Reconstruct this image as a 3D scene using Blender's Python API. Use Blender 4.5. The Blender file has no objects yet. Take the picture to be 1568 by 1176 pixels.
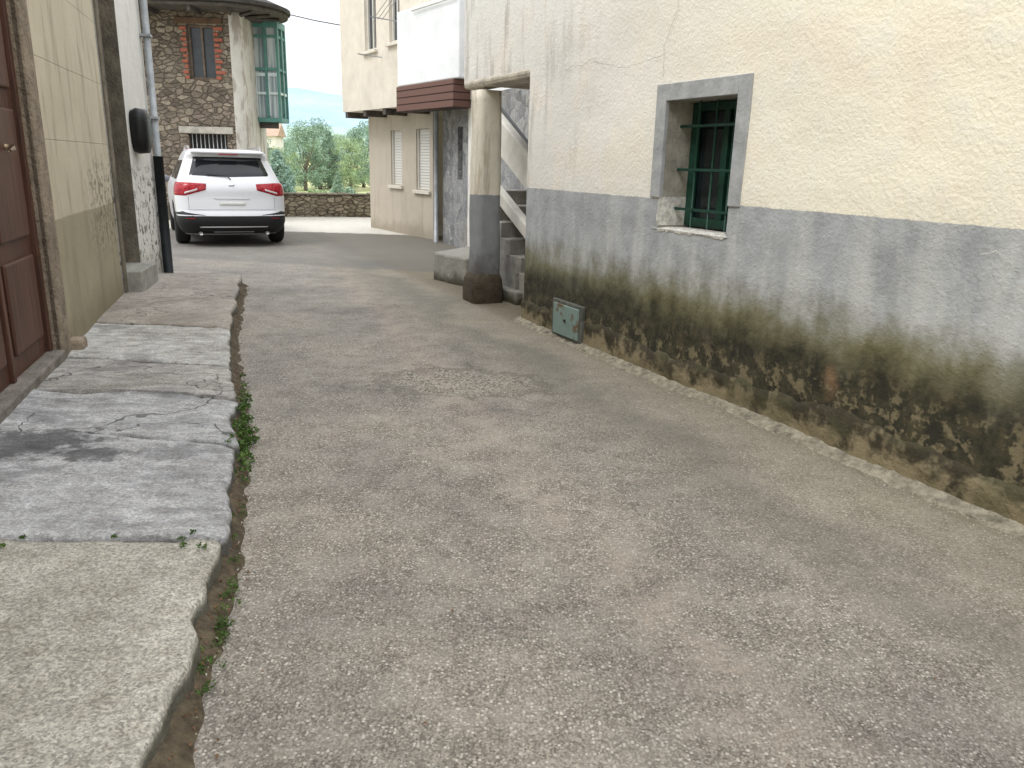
import bpy, math, random
import numpy as np
from mathutils import Vector, Matrix, noise as mn
random.seed(7); rng=np.random.default_rng(7)
S=bpy.context.scene
def lin(h):
    h=h.lstrip('#'); r=[int(h[i:i+2],16)/255 for i in (0,2,4)]
    return tuple(((c/12.92) if c<=.04045 else ((c+.055)/1.055)**2.4) for c in r)+(1,)
def col(r,g,b): return (r,g,b,1)
# ---------------------------------------------------------------- materials
class Mat:
    def __init__(s,name,rough=.85,coord='Object'):
        s.m=bpy.data.materials.new(name); s.m.use_nodes=True; s.t=s.m.node_tree
        s.b=s.t.nodes['Principled BSDF']; s.b.inputs['Roughness'].default_value=rough
        s.b.inputs['Specular IOR Level'].default_value=.3
        tc=s.t.nodes.new('ShaderNodeTexCoord'); s.co=tc.outputs[coord]
    def L(s,a,b): s.t.links.new(a,b)
    def put(s,sock,v):
        if isinstance(v,bpy.types.NodeSocket): s.L(v,sock)
        else: sock.default_value=v
    def sc(s,x,y,z,vec=None):
        n=s.t.nodes.new('ShaderNodeMapping'); s.L(vec or s.co,n.inputs[0]); n.inputs['Scale'].default_value=(x,y,z); return n.outputs[0]
    def noise(s,scale,detail=3,rough=.6,vec=None,dist=0):
        n=s.t.nodes.new('ShaderNodeTexNoise'); s.L(vec or s.co,n.inputs['Vector'])
        n.inputs['Scale'].default_value=scale; n.inputs['Detail'].default_value=min(detail,3); n.inputs['Roughness'].default_value=rough; n.inputs['Distortion'].default_value=dist
        return n.outputs[0]
    def vor(s,scale,feat='F1',vec=None,out='Distance',rnd=1):
        n=s.t.nodes.new('ShaderNodeTexVoronoi'); n.feature=feat; s.L(vec or s.co,n.inputs['Vector']); n.inputs['Scale'].default_value=scale; n.inputs['Randomness'].default_value=rnd
        return n.outputs[out]
    def sep(s,v=None):
        n=s.t.nodes.new('ShaderNodeSeparateXYZ'); s.L(v or s.co,n.inputs[0]); return n.outputs
    def comb(s,x,y,z):
        n=s.t.nodes.new('ShaderNodeCombineXYZ')
        for i,v in enumerate((x,y,z)): s.put(n.inputs[i],v)
        return n.outputs[0]
    def ma(s,op,a,b=0,c=None,clamp=False):
        n=s.t.nodes.new('ShaderNodeMath'); n.operation=op; n.use_clamp=clamp; s.put(n.inputs[0],a); s.put(n.inputs[1],b)
        if c is not None: s.put(n.inputs[2],c)
        return n.outputs[0]
    def ss(s,v,a,b):
        n=s.t.nodes.new('ShaderNodeMapRange'); n.interpolation_type='SMOOTHSTEP'; s.put(n.inputs[0],v)
        n.inputs[1].default_value=min(a,b); n.inputs[2].default_value=max(a,b)
        n.inputs[3].default_value=0 if a<b else 1; n.inputs[4].default_value=1 if a<b else 0
        return n.outputs[0]
    def mix(s,f,a,b,mode='MIX'):
        n=s.t.nodes.new('ShaderNodeMix'); n.data_type='RGBA'; n.blend_type=mode
        s.put(n.inputs[0],f); s.put(n.inputs[6],a); s.put(n.inputs[7],b); return n.outputs[2]
    def ramp(s,f,st):
        n=s.t.nodes.new('ShaderNodeValToRGB'); s.L(f,n.inputs[0]); e=n.color_ramp.elements
        while len(e)<len(st): e.new(.5)
        for q,(p,c) in zip(e,st): q.position=p; q.color=c
        return n.outputs[0]
    def spot(s,x,y,cx,cy,ax,ay,nz,amp):   # noisy elliptical distance, 1 = edge
        px=s.ma('MULTIPLY',s.ma('SUBTRACT',x,cx),1/ax); py=s.ma('MULTIPLY',s.ma('SUBTRACT',y,cy),1/ay)
        return s.ma('ADD',s.ma('SQRT',s.ma('ADD',s.ma('MULTIPLY',px,px),s.ma('MULTIPLY',py,py))),s.ma('MULTIPLY',s.ma('SUBTRACT',nz,.5),amp))
    def base(s,v): s.put(s.b.inputs['Base Color'],v); return s
    def bump(s,h,strength=.5,dist=.01):
        n=s.t.nodes.new('ShaderNodeBump'); n.inputs['Strength'].default_value=strength; n.inputs['Distance'].default_value=dist
        s.L(h,n.inputs['Height']); s.L(n.outputs[0],s.b.inputs['Normal']); return s
def simple(name,c,rough=.7,metal=0,var=.25,scale=9,bump=.2,bd=.004):
    m=Mat(name,rough); k=m.noise(scale,3,.65)
    dark=tuple(x*(1-var) for x in c[:3])+(1,); lite=tuple(min(1,x*(1+var)) for x in c[:3])+(1,)
    m.base(m.ramp(k,[(.3,dark),(.7,lite)])); m.b.inputs['Metallic'].default_value=metal
    if bump: m.bump(m.noise(scale*6,2),bump,bd)
    return m.m
# ---------------------------------------------------------------- mesh helpers
def link(o,parent=None):
    S.collection.objects.link(o)
    if parent: o.parent=parent
    return o
def mesh(name,v,f,mat=None,parent=None,smooth=False):
    me=bpy.data.meshes.new(name); me.from_pydata([tuple(x) for x in v],[],[tuple(x) for x in f]); me.update()
    if mat: me.materials.append(mat)
    if smooth:
        for p in me.polygons: p.use_smooth=True
    return link(bpy.data.objects.new(name,me),parent)
def empty(name,loc=(0,0,0),dx=None):
    e=bpy.data.objects.new(name,None); e.empty_display_size=.3; S.collection.objects.link(e)
    e.location=loc
    if dx: e.rotation_euler=(0,0,math.atan2(dx[1],dx[0]))
    return e
def box(name,x0,x1,y0,y1,z0,z1,mat,parent=None,bev=.006):
    v=[(x,y,z) for z in (z0,z1) for y in (y0,y1) for x in (x0,x1)]
    f=[(0,2,3,1),(4,5,7,6),(0,1,5,4),(2,6,7,3),(0,4,6,2),(1,3,7,5)]
    o=mesh(name,v,f,mat,parent)
    if bev:
        b=o.modifiers.new('b','BEVEL'); b.width=bev; b.segments=2
    return o
def prism(name,poly,z0,z1,mat,parent=None,bev=.01):
    n=len(poly); v=[(p[0],p[1],z0) for p in poly]+[(p[0],p[1],z1) for p in poly]
    f=[tuple(range(n))[::-1],tuple(range(n,2*n))]+[(i,(i+1)%n,n+(i+1)%n,n+i) for i in range(n)]
    o=mesh(name,v,f,mat,parent)
    if bev:
        b=o.modifiers.new('b','BEVEL'); b.width=bev; b.segments=2
    return o
def tube(name,pts,r,mat,parent=None,n=10):
    v=[];f=[]; pts=[Vector(p) for p in pts]
    for i,p in enumerate(pts):
        a=pts[max(i-1,0)]; b=pts[min(i+1,len(pts)-1)]; d=(b-a).normalized()
        u=d.cross(Vector((0,0,1)) if abs(d.z)<.9 else Vector((1,0,0))).normalized(); w=d.cross(u)
        for k in range(n):
            t=2*math.pi*k/n; v.append(p+u*r*math.cos(t)+w*r*math.sin(t))
    for i in range(len(pts)-1):
        for k in range(n): f.append((i*n+k,i*n+(k+1)%n,(i+1)*n+(k+1)%n,(i+1)*n+k))
    f.append(tuple(range(n))); f.append(tuple(range((len(pts)-1)*n,len(pts)*n))[::-1])
    return mesh(name,v,f,mat,parent,True)
def panel(name,s0,s1,z0,z1,holes,mat,parent,y=0,step=.12,amp=.006,depth=.3,reveal=None,seed=0):
    xs={s0,s1};zs={z0,z1}
    for h in holes: xs|={h[0],h[1]}; zs|={h[2],h[3]}
    def fill(a):
        a=sorted(a); r=[]
        for p,q in zip(a,a[1:]):
            n=max(1,int(round((q-p)/step))); r+= [p+(q-p)*i/n for i in range(n)]
        return r+[a[-1]]
    xs=fill(xs);zs=fill(zs); nx=len(xs); v=[];f=[]
    for z in zs:
        for x in xs:
            k=1
            for h in holes:
                d=math.hypot(max(h[0]-x,0,x-h[1]),max(h[2]-z,0,z-h[3])); k=min(k,d/.15)
            k=min(k,(x-s0)/.15,(s1-x)/.15)
            v.append((x,y+amp*k*(mn.noise(Vector((x*1.1+seed,z*1.3,3)))*1.6+mn.noise(Vector((x*4+seed,z*4,9)))*.6),z))
    for j in range(len(zs)-1):
        for i in range(nx-1):
            cx=(xs[i]+xs[i+1])/2; cz=(zs[j]+zs[j+1])/2
            if any(h[0]<cx<h[1] and h[2]<cz<h[3] for h in holes): continue
            a=j*nx+i; f.append((a,a+1,a+nx+1,a+nx))
    o=mesh(name,v,f,mat,parent,True)
    rm=reveal or mat
    for i,h in enumerate(holes):
        a,b,c,d=h[:4]; dd=h[4] if len(h)>4 else depth
        vv=[(a,y,c),(b,y,c),(b,y,d),(a,y,d),(a,y+dd,c),(b,y+dd,c),(b,y+dd,d),(a,y+dd,d)]
        mesh(name+'_reveal_%d'%i,vv,[(0,1,5,4),(1,2,6,5),(2,3,7,6),(3,0,4,7)],rm,parent)
    return o
def shell(parent,s0,s1,z0,z1,depth,mat,y=0,name='side_walls'):
    v=[(s0,y,z0),(s1,y,z0),(s1,depth,z0),(s0,depth,z0),(s0,y,z1),(s1,y,z1),(s1,depth,z1),(s0,depth,z1)]
    return mesh(name,v,[(1,2,6,5),(2,3,7,6),(3,0,4,7),(4,5,6,7),(0,1,2,3)],mat,parent)

# ---------------------------------------------------------------- camera
th=math.radians(15.7);ph=math.radians(1.5)
Fv=Vector((0,math.cos(th),-math.sin(th)));R0=Vector((1,0,0));U0=Vector((0,math.sin(th),math.cos(th)))
Rv=R0*math.cos(ph)+U0*math.sin(ph); Uv=-R0*math.sin(ph)+U0*math.cos(ph)
cam=bpy.data.cameras.new('camera'); co=bpy.data.objects.new('camera',cam); S.collection.objects.link(co)
co.matrix_world=Matrix(((Rv.x,Uv.x,-Fv.x,0),(Rv.y,Uv.y,-Fv.y,0),(Rv.z,Uv.z,-Fv.z,1.5),(0,0,0,1)))
cam.sensor_width=36; cam.lens=36*1200/1568; cam.clip_end=6000; cam.clip_start=.05
S.camera=co
# ---------------------------------------------------------------- world + sun
SD=Vector((-.62,-.48,1.0)).normalized()
W=bpy.data.worlds.new('World'); S.world=W; W.use_nodes=True; nt=W.node_tree; bg=nt.nodes['Background']
sky=nt.nodes.new('ShaderNodeTexSky'); sky.sky_type='NISHITA'; sky.sun_disc=False
sky.sun_elevation=math.asin(SD.z); sky.sun_rotation=math.atan2(SD.x,SD.y)%(2*math.pi); sky.dust_density=2
tc=nt.nodes.new('ShaderNodeTexCoord'); mp=nt.nodes.new('ShaderNodeMapping'); mp.inputs['Scale'].default_value=(1,1,3.2)
nt.links.new(tc.outputs['Generated'],mp.inputs[0])
nz=nt.nodes.new('ShaderNodeTexNoise'); nz.inputs['Scale'].default_value=2.6; nz.inputs['Detail'].default_value=4; nz.inputs['Roughness'].default_value=.55
nt.links.new(mp.outputs[0],nz.inputs['Vector'])
rp=nt.nodes.new('ShaderNodeValToRGB'); rp.color_ramp.elements[0].position=.36; rp.color_ramp.elements[0].color=(.78,.78,.78,1); rp.color_ramp.elements[1].position=.56
nt.links.new(nz.outputs[0],rp.inputs[0])
sp=nt.nodes.new('ShaderNodeSeparateXYZ'); nt.links.new(tc.outputs['Generated'],sp.inputs[0])
mr=nt.nodes.new('ShaderNodeMapRange'); mr.inputs[1].default_value=0; mr.inputs[2].default_value=.9; mr.inputs[3].default_value=6.6; mr.inputs[4].default_value=19
nt.links.new(sp.outputs[2],mr.inputs[0])
cc=nt.nodes.new('ShaderNodeCombineXYZ')
for i,k in enumerate((.98,1.0,1.03)):
    q=nt.nodes.new('ShaderNodeMath'); q.operation='MULTIPLY'; q.inputs[1].default_value=k; nt.links.new(mr.outputs[0],q.inputs[0]); nt.links.new(q.outputs[0],cc.inputs[i])
mx=nt.nodes.new('ShaderNodeMix'); mx.data_type='RGBA'; nt.links.new(rp.outputs[0],mx.inputs[0]); nt.links.new(sky.outputs[0],mx.inputs[6]); nt.links.new(cc.outputs[0],mx.inputs[7])
nt.links.new(mx.outputs[2],bg.inputs[0]); bg.inputs[1].default_value=.15
sl=bpy.data.lights.new('sun','SUN'); sl.energy=1.4; sl.angle=math.radians(20); sl.color=(1,.98,.95)
so=bpy.data.objects.new('sun',sl); S.collection.objects.link(so); so.rotation_euler=(-SD).to_track_quat('-Z','Y').to_euler(); so.location=SD*30
S.view_settings.view_transform='Standard'; S.view_settings.look='None'; S.view_settings.exposure=0

# ================================================================ ground, road
def m_road():
    m=Mat('aggregate_asphalt',.8); x,y,z=m.sep()
    big=m.noise(.9,3,.6); mid=m.noise(5,3,.65)
    n1=m.t.nodes.new('ShaderNodeTexVoronoi'); m.L(m.co,n1.inputs['Vector']); n1.inputs['Scale'].default_value=85
    d1=n1.outputs['Distance']; g=m.sep(n1.outputs['Color'])[0]
    g2=m.sep(m.vor(160,out='Color'))[1]
    stone=m.ramp(g,[(0,lin('#5f5a53')),(.3,lin('#837e76')),(.72,lin('#a29e97')),(1,lin('#d8d3ca'))])
    fine=m.ramp(g2,[(0,lin('#524d47')),(.5,lin('#7f7971')),(1,lin('#aea79d'))])
    c=m.mix(m.ss(d1,.48,.36),fine,stone)
    c=m.mix(m.ma('ADD',.18,m.ma('MULTIPLY',m.ss(mid,.4,.65),.32)),c,lin('#928d85'))
    c=m.mix(1,c,m.ramp(big,[(.32,col(.76,.76,.78)),(.5,col(.97,.97,.97)),(.68,col(1.15,1.13,1.10))]),'MULTIPLY')
    c=m.mix(1,c,m.ramp(mid,[(.3,col(.82,.81,.80)),(.7,col(1.1,1.1,1.1))]),'MULTIPLY')
    dx=m.ma('ABSOLUTE',m.ma('ADD',m.ma('SUBTRACT',m.ma('ADD',x,m.ma('MULTIPLY',y,.345)),1.35),m.ma('MULTIPLY',m.ma('SUBTRACT',big,.5),.7)))
    tr=m.ma('MULTIPLY',m.ss(dx,.26,.0),m.ss(mid,.25,.75))
    c=m.mix(m.ma('MULTIPLY',tr,.35),c,lin('#ad9d8d'))
    dw=m.ma('ADD',m.ma('MULTIPLY',m.ma('SUBTRACT',x,.18),.8982),m.ma('MULTIPLY',m.ma('SUBTRACT',y,7.46),.4396))
    nr=m.ma('ADD',dw,m.ma('MULTIPLY',m.ma('SUBTRACT',mid,.5),.5))
    c=m.mix(m.ma('MULTIPLY',m.ss(nr,-1.5,0),.42),c,lin('#8a8169'))
    c=m.mix(m.ma('MULTIPLY',m.ss(nr,-.20,.0),.5),c,lin('#655a45'))
    d2=m.ma('ABSOLUTE',m.ma('ADD',m.ma('SUBTRACT',m.ma('ADD',x,m.ma('MULTIPLY',y,.42)),2.65),m.ma('MULTIPLY',m.ma('SUBTRACT',big,.5),1.6)))
    c=m.mix(m.ma('MULTIPLY',m.ss(d2,.4,.0),.36),c,lin('#5c5a55'))
    rr=m.spot(x,y,-.35,5.35,.56,.34,mid,2.2)
    wp=m.ss(rr,1,.6)
    c=m.mix(m.ma('MULTIPLY',wp,.5),c,m.mix(m.ss(g,.4,.6),lin('#453f36'),lin('#aaa598')))
    edge=m.ma('MULTIPLY',m.ss(rr,.8,1.0),m.ss(rr,1.25,1.02)); c=m.mix(m.ma('MULTIPLY',edge,.4),c,lin('#4b453c'))
    yn=m.ma('ADD',m.ma('ADD',y,m.ma('MULTIPLY',x,.25)),m.ma('MULTIPLY',m.ma('SUBTRACT',mid,.5),.5))
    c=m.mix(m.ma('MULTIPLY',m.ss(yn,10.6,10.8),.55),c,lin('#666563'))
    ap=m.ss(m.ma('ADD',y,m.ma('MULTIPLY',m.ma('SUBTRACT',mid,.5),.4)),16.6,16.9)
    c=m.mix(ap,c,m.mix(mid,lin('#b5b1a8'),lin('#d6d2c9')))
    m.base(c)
    m.bump(m.ma('ADD',m.ma('MULTIPLY',m.ss(d1,.6,.1),.6),m.ma('MULTIPLY',m.noise(35,1),.8)),.5,.006)
    return m.m
road_m=m_road()
def grid_sheet(name,x0,x1,y0,y1,step,zf,mat,parent=None):
    nx=int((x1-x0)/step)+1; ny=int((y1-y0)/step)+1
    v=[(x0+(x1-x0)*i/(nx-1),y0+(y1-y0)*j/(ny-1)) for j in range(ny) for i in range(nx)]
    v=[(a,b,zf(a,b)) for a,b in v]
    f=[(j*nx+i,j*nx+i+1,(j+1)*nx+i+1,(j+1)*nx+i) for j in range(ny-1) for i in range(nx-1)]
    return mesh(name,v,f,mat,parent,True)
def rz(x,y): return .016*mn.noise(Vector((x*.7,y*.7,1)))+.006*mn.noise(Vector((x*3,y*3,4)))
grid_sheet('asphalt_road',-11,7,-5,21.6,.12,lambda x,y:rz(x,y)-(.010 if (x+.35)**2*1.2+(y-5.35)**2*2.9<.25+.3*mn.noise(Vector((x*3,y*3,1))) else 0),road_m)
gm=Mat('field_ground',.95); k=gm.noise(.05,3,.6,gm.sc(1,.35,1)); k2=gm.noise(1.3,3,.7)
gc=gm.ramp(k,[(.35,lin('#98a66c')),(.48,lin('#bdb98c')),(.6,lin('#d9cfab'))])
gm.base(gm.mix(.25,gc,gm.ramp(k2,[(.3,lin('#7e9058')),(.7,lin('#c4be94'))])))
gy=[(-80,-.06),(21.7,-.06),(22.6,-.5),(26,-1.6),(60,-2.2),(120,-1.6),(400,-1),(5000,-1)]
gx=[-4000,-500,-120,-60,-30,-11,7,30,60,120,500,4000]
v=[(x,y,z) for y,z in gy for x in gx]; n=len(gx)
mesh('ground',v,[(j*n+i,j*n+i+1,(j+1)*n+i+1,(j+1)*n+i) for j in range(len(gy)-1) for i in range(n-1)],gm.m)
def m_hill(name,a,b):  # hill tones passed in carry the distance haze as pale blue colour
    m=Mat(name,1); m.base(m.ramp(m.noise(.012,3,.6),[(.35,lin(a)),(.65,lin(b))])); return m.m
def ridge(name,D,h,amp,mat,seed):
    v=[];N=160
    for i in range(N+1):
        x=-2600+i*4200/N
        hh=h+amp*(mn.noise(Vector((x*.0022,seed,0)))+.4*mn.noise(Vector((x*.009,seed,2))))
        v+=[(x,D-h*3,-3),(x,D-h*1.2,hh*.55),(x,D,hh),(x,D+h*3,-3)]
    f=[(4*i+k,4*i+4+k,4*i+5+k,4*i+1+k) for i in range(N) for k in range(3)]
    return mesh(name,v,f,mat,None,True)
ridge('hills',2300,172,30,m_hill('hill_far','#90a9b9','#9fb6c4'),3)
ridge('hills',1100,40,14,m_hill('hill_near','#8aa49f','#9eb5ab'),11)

# ================================================================ sidewalk
KT=[(-.35,-3),(-.62,-.5),(-.74,.6),(-.84,1.51),(-.96,2.09),(-1.08,2.69),(-1.35,3.58),(-1.62,4.4),(-1.93,5.19),(-2.39,6.47),(-2.9,8.1),(-3.33,9.53)]
def kx(y):
    return float(np.interp(y,[p[1] for p in KT],[p[0] for p in KT]))
def fx(y):
    if y<7.93: return -2.74-.313*(y-3.97)
    return -3.98-.2248*(y-7.93)
def m_granite(name,a,b,wet=0,crk=0,grain=.3):
    m=Mat(name,.7); big=m.noise(1.6,3,.6); f1=m.noise(60,2,.7); f2=m.vor(150,out='Color'); mid=m.noise(9,3,.7); rip=m.noise(6,3,.65,m.sc(.7,1.8,1),.8)
    c=m.mix(big,lin(a),lin(b)); c=m.mix(1,c,m.ramp(f1,[(.3,col(.74,.74,.74)),(.7,col(1.2,1.2,1.2))]),'MULTIPLY')
    c=m.mix(grain,c,m.mix(1,c,m.ramp(m.sep(f2)[0],[(0,col(.3,.3,.3)),(1,col(1.8,1.8,1.8))]),'MULTIPLY'))
    c=m.mix(1,c,m.ramp(mid,[(.3,col(.80,.78,.75)),(.65,col(1.1,1.1,1.1))]),'MULTIPLY')
    c=m.mix(1,c,m.ramp(big,[(.35,col(.80,.79,.77)),(.6,col(1.08,1.08,1.08))]),'MULTIPLY')
    x,y,z=m.sep()
    if wet:
        w=m.ss(big,.53,.64)
        sA=m.spot(x,y,-2.36,3.62,.34,.22,mid,2.0); sB=m.spot(x,y,-1.98,3.50,.16,.11,mid,2.0); sC=m.spot(x,y,-1.62,3.55,.22,.12,mid,2.0)
        sp_=m.ma('MAXIMUM',m.ss(sA,1.05,.6),m.ma('MAXIMUM',m.ss(sB,1.05,.6),m.ma('MULTIPLY',m.ss(sC,1.05,.7),.5)))
        c=m.mix(m.ma('MULTIPLY',w,.42),c,lin('#505154')); c=m.mix(m.ma('MULTIPLY',sp_,.68),c,lin('#3c3c3f'))
        m.put(m.b.inputs['Roughness'],m.ss(w,1.7,-.1))
        c=m.mix(1,c,m.ramp(rip,[(.35,col(.76,.76,.77)),(.6,col(1.16,1.16,1.16))]),'MULTIPLY')
    # mossy grime towards the kerb edge and slab joints
    side=m.ss(m.ma('ADD',z,m.ma('MULTIPLY',mid,.03)),.118,.085)
    c=m.mix(m.ma('MULTIPLY',side,.88),c,m.mix(mid,lin('#2c2b24'),lin('#545146')))
    h=m.ma('ADD',m.ma('MULTIPLY',f1,.7),m.ma('MULTIPLY',rip,1.8))
    if crk:
        wv=m.noise(2.5,3,.6); vv=m.comb(m.ma('ADD',x,m.ma('MULTIPLY',wv,.9)),m.ma('ADD',y,m.ma('MULTIPLY',wv,.7)),0)
        e=m.vor(.9,'DISTANCE_TO_EDGE',vec=vv); ck=m.ss(e,.008,.002)
        c=m.mix(m.ma('MULTIPLY',ck,.65),c,lin('#37342e')); h=m.ma('SUBTRACT',h,ck)
    m.base(c); m.bump(h,.75,.011); return m.m
side=empty('stone_sidewalk')
jo=[(-3,-3),(2.60,2.69),(3.84,3.70),(4.50,4.52),(5.42,5.22),(6.50,6.46),(9.45,9.5)]
gr=[m_granite('slab_concrete','#918e87','#aca9a1',0,0,.5),m_granite('slab_wet','#949599','#b0b1b3',1,0),m_granite('slab_grey','#999a9c','#b3b4b5',1,1),
    m_granite('slab_grey_b','#92908d','#acaaa6',1,1),m_granite('slab_pale','#a3a3a1','#bebebb',1),m_granite('slab_old','#8d8780','#a39d95',0,1)]
def slab(i):
    a0,a1=jo[i];b0,b1=jo[i+1]; g=.007
    nu,nv=48,max(20,int((b0-a0)/.04)); L=[]
    tx,ty=[.014*random.uniform(-1,1) for _ in range(2)]; dz=random.uniform(-.010,.008)
    rough=.5 if i in(0,5) else 1.2
    for j in range(-1,nv+2):
        jj=min(max(j,0),nv)
        for k in range(-1,nu+2):
            kk=min(max(k,0),nu); u=kk/nu; v=jj/nv
            ya=a0+(a1-a0)*u+g; yb=b0+(b1-b0)*u-g; y=ya+(yb-ya)*v
            y+=.03*mn.noise(Vector((u*5,i*3+round(v)*5.1,2)))*abs(2*v-1)**4
            if (i==2 and v>.5) or (i==3 and v<.5): y+=.10*mn.noise(Vector((u*2.5,7.7,2)))*abs(2*v-1)**2
            xl=fx(y)-.25; xr=kx(y)+.04*mn.noise(Vector((y*2.3,5,i)))+.022*mn.noise(Vector((y*8,5,i)))+.010*mn.noise(Vector((y*24,5,i)))
            x=xl+(xr-xl)*(1-(1-u)**1.4)
            de=(xr-x); ed=min(abs(yb-y),abs(y-ya),de*1.3); er=.02
            chipd=.06*max(0,mn.noise(Vector((y*5,x*3,4)))-.02)*max(0,1-de/.09)
            z=.118+dz+tx*(u-.5)+ty*(v-.5)+rough*(.012*mn.noise(Vector((x*2.2,y*2.2,i*7)))+.006*abs(mn.noise(Vector((x*5,y*12,2))))+.004*mn.noise(Vector((x*15,y*15,2))))-.016*max(0,1-ed/er)**2-chipd
            if j<0 or j>nv or k<0 or k>nu: z=-.03
            if k>nu: x+=.008+.03*mn.noise(Vector((y*5,1,8)))
            L.append((x,y,z))
    n=nu+3; m=nv+3
    f=[(j*n+k,j*n+k+1,(j+1)*n+k+1,(j+1)*n+k) for j in range(m-1) for k in range(n-1)]
    mesh('slab_%d'%i,L,f,gr[i],side,True)
for i in range(6): slab(i)
dirt=simple('joint_dirt',lin('#554c3e'),1,0,.5,20,.8,.01)
poly=[(fx(y)-.2,y) for y in (-3,0,3,6,7.9,9.44)]+[(kx(y)-.04,y) for y in (9.44,8,6.4,5,3.5,2.6,1.5,0,-3)]
prism('joint_bed',poly,-.02,.085,dirt,side,0)

# ================================================================ right house
def m_rightwall():
    m=Mat('right_wall_plaster',.9); x,y,z=m.sep()
    big=m.noise(.8,3,.6); mid=m.noise(4,3,.65); fine=m.noise(45,2,.7); strk=m.noise(1,3,.6,m.sc(5,5,1.1))
    cr=m.mix(m.ss(m.ma('ADD',x,m.ma('MULTIPLY',big,2)),.8,5.2),lin('#dfddd8'),lin('#f1ebd7'))
    cr=m.mix(m.ma('MULTIPLY',m.ss(m.noise(1.7,2,.6),.5,.66),.3),cr,lin('#eddfca'))
    cr=m.mix(m.ma('MULTIPLY',m.ss(mid,.5,.72),.45),cr,lin('#e9e6de'))
    cr=m.mix(m.ma('MULTIPLY',m.ma('MULTIPLY',m.ss(strk,.50,.7),m.ss(x,1.6,-.8)),.65),cr,lin('#a0998f'))
    gy=m.mix(m.ss(mid,.3,.7),lin('#9b9ea1'),lin('#b2b5b7'))
    gy=m.mix(m.ma('MULTIPLY',m.ss(m.ma('ADD',m.ma('ADD',strk,m.ma('MULTIPLY',z,-.25)),m.ma('MULTIPLY',x,.03)),.25,.52),.5),gy,lin('#cfd0cc'))
    zl=m.ma('ADD',z,m.ma('ADD',m.ma('MULTIPLY',m.ma('SUBTRACT',mid,.5),.02),m.ma('MULTIPLY',m.ma('SUBTRACT',fine,.5),.012)))
    c=m.mix(m.ss(zl,1.283,1.289),gy,cr)
    zd=m.ma('ADD',z,m.ma('ADD',m.ma('MULTIPLY',m.ma('SUBTRACT',mid,.5),.40),m.ma('MULTIPLY',m.ma('SUBTRACT',strk,.5),.22)))
    ol=m.mix(m.ss(big,.35,.65),lin('#74725e'),lin('#706c49'))
    c=m.mix(m.ma('MULTIPLY',m.ss(zd,.90,.56),.94),c,ol)
    dk=m.mix(m.ss(m.noise(9,3,.7),.35,.7),lin('#262520'),lin('#4c4735'))
    c=m.mix(m.ma('MULTIPLY',m.ss(zd,.66,.42),.93),c,dk)
    blot=m.ss(m.noise(8,3,.75),.50,.60)
    c=m.mix(m.ma('MULTIPLY',m.ma('MULTIPLY',blot,m.ss(m.ma('ADD',z,m.ma('MULTIPLY',x,-.05)),.34,.12)),.6),c,lin('#94886c'))
    r=m.spot(x,z,3.62,.40,.08,.12,mid,3.2)
    c=m.mix(m.ma('MULTIPLY',m.ss(r,1,.2),.5),c,lin('#9d7c60'))
    m.base(c)
    m.bump(m.ma('ADD',mid,m.ma('MULTIPLY',fine,.5)),.75,.014)
    return m.m
rw=m_rightwall()
def m_mortar():
    m=Mat('plinth_mortar',.95); x,y,z=m.sep(); a=m.noise(9,3,.7); b=m.noise(6,3,.72); f=m.noise(60,2,.7)
    c=m.mix(a,lin('#756a54'),lin('#a19577'))
    c=m.mix(m.ma('MULTIPLY',m.ss(m.ma('ADD',b,m.ma('MULTIPLY',z,1.5)),.56,.78),.93),c,m.mix(a,lin('#24221e'),lin('#464131')))
    c=m.mix(m.ma('MULTIPLY',m.ss(m.noise(4,2,.6),.48,.62),.45),c,lin('#5a583f'))
    m.base(c); m.bump(m.ma('ADD',a,m.ma('MULTIPLY',f,.5)),.9,.015); return m.m
RH=empty('plastered_house_with_barred_window',(.18,7.46,0),(.4396,-.8982))
mortar_m=m_mortar()
reveal_m=simple('reveal_mortar',lin('#a09b90'),.95,0,.3,8,.6,.01)
panel('street_wall',-.2,9.5,-.08,6,[(1.91,2.64,1.08,1.945,.30)],rw,RH,0,.10,.012,.3,reveal_m)
panel('street_wall_overhang',-1.78,-.2,2.31,6,[],rw,RH,0,.1,.012)
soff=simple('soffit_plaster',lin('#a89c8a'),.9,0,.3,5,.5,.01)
mesh('overhang_soffit',[(-1.78,0,2.31),(-.2,0,2.31),(-.2,2.2,2.31),(-1.78,2.2,2.31)],[(0,1,2,3)],soff,RH)
box('overhang_edge_beam',-1.80,-.19,-.008,.24,2.26,2.36,simple('beam_plaster',lin('#bdb5a8'),.9,0,.3,6,.7,.015),RH,.04)
mesh('house_volume',[(-1.78,0,2.31),(-1.78,0,6),(-1.78,5,6),(-1.78,5,2.31),(9.5,0,6),(9.5,5,6),(9.5,0,-.08),(9.5,5,-.08),(-.2,0,-.08),(-.2,5,-.08),(-.2,0,2.31),(-.2,5,2.31)],
     [(0,1,2,3),(1,4,5,2),(4,6,7,5),(8,10,11,9),(2,5,7,9,11,3)],rw,RH)
v=[];f=[];N=600;M=10
for i in range(N+1):
    s=-.22+i*9.7/N; top=.215+.07*mn.noise(Vector((s*1.2,2,0)))+.035*mn.noise(Vector((s*6,2,0)))+.015*mn.noise(Vector((s*19,2,0)))
    for j in range(M+1):
        z=-.05+(top+.05)*j/M
        yy=-.014-.014*mn.noise(Vector((s*3,z*6,0)))-.007*mn.noise(Vector((s*15,z*15,0)))
        if j==M: yy=.006
        elif j==M-1: z=top-.012; yy*=.6
        v.append((s,yy,z))
for i in range(N):
    for j in range(M): a=i*(M+1)+j; f.append((a,a+M+1,a+M+2,a+1))
mesh('mortar_plinth',v,f,mortar_m,RH,True)
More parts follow.
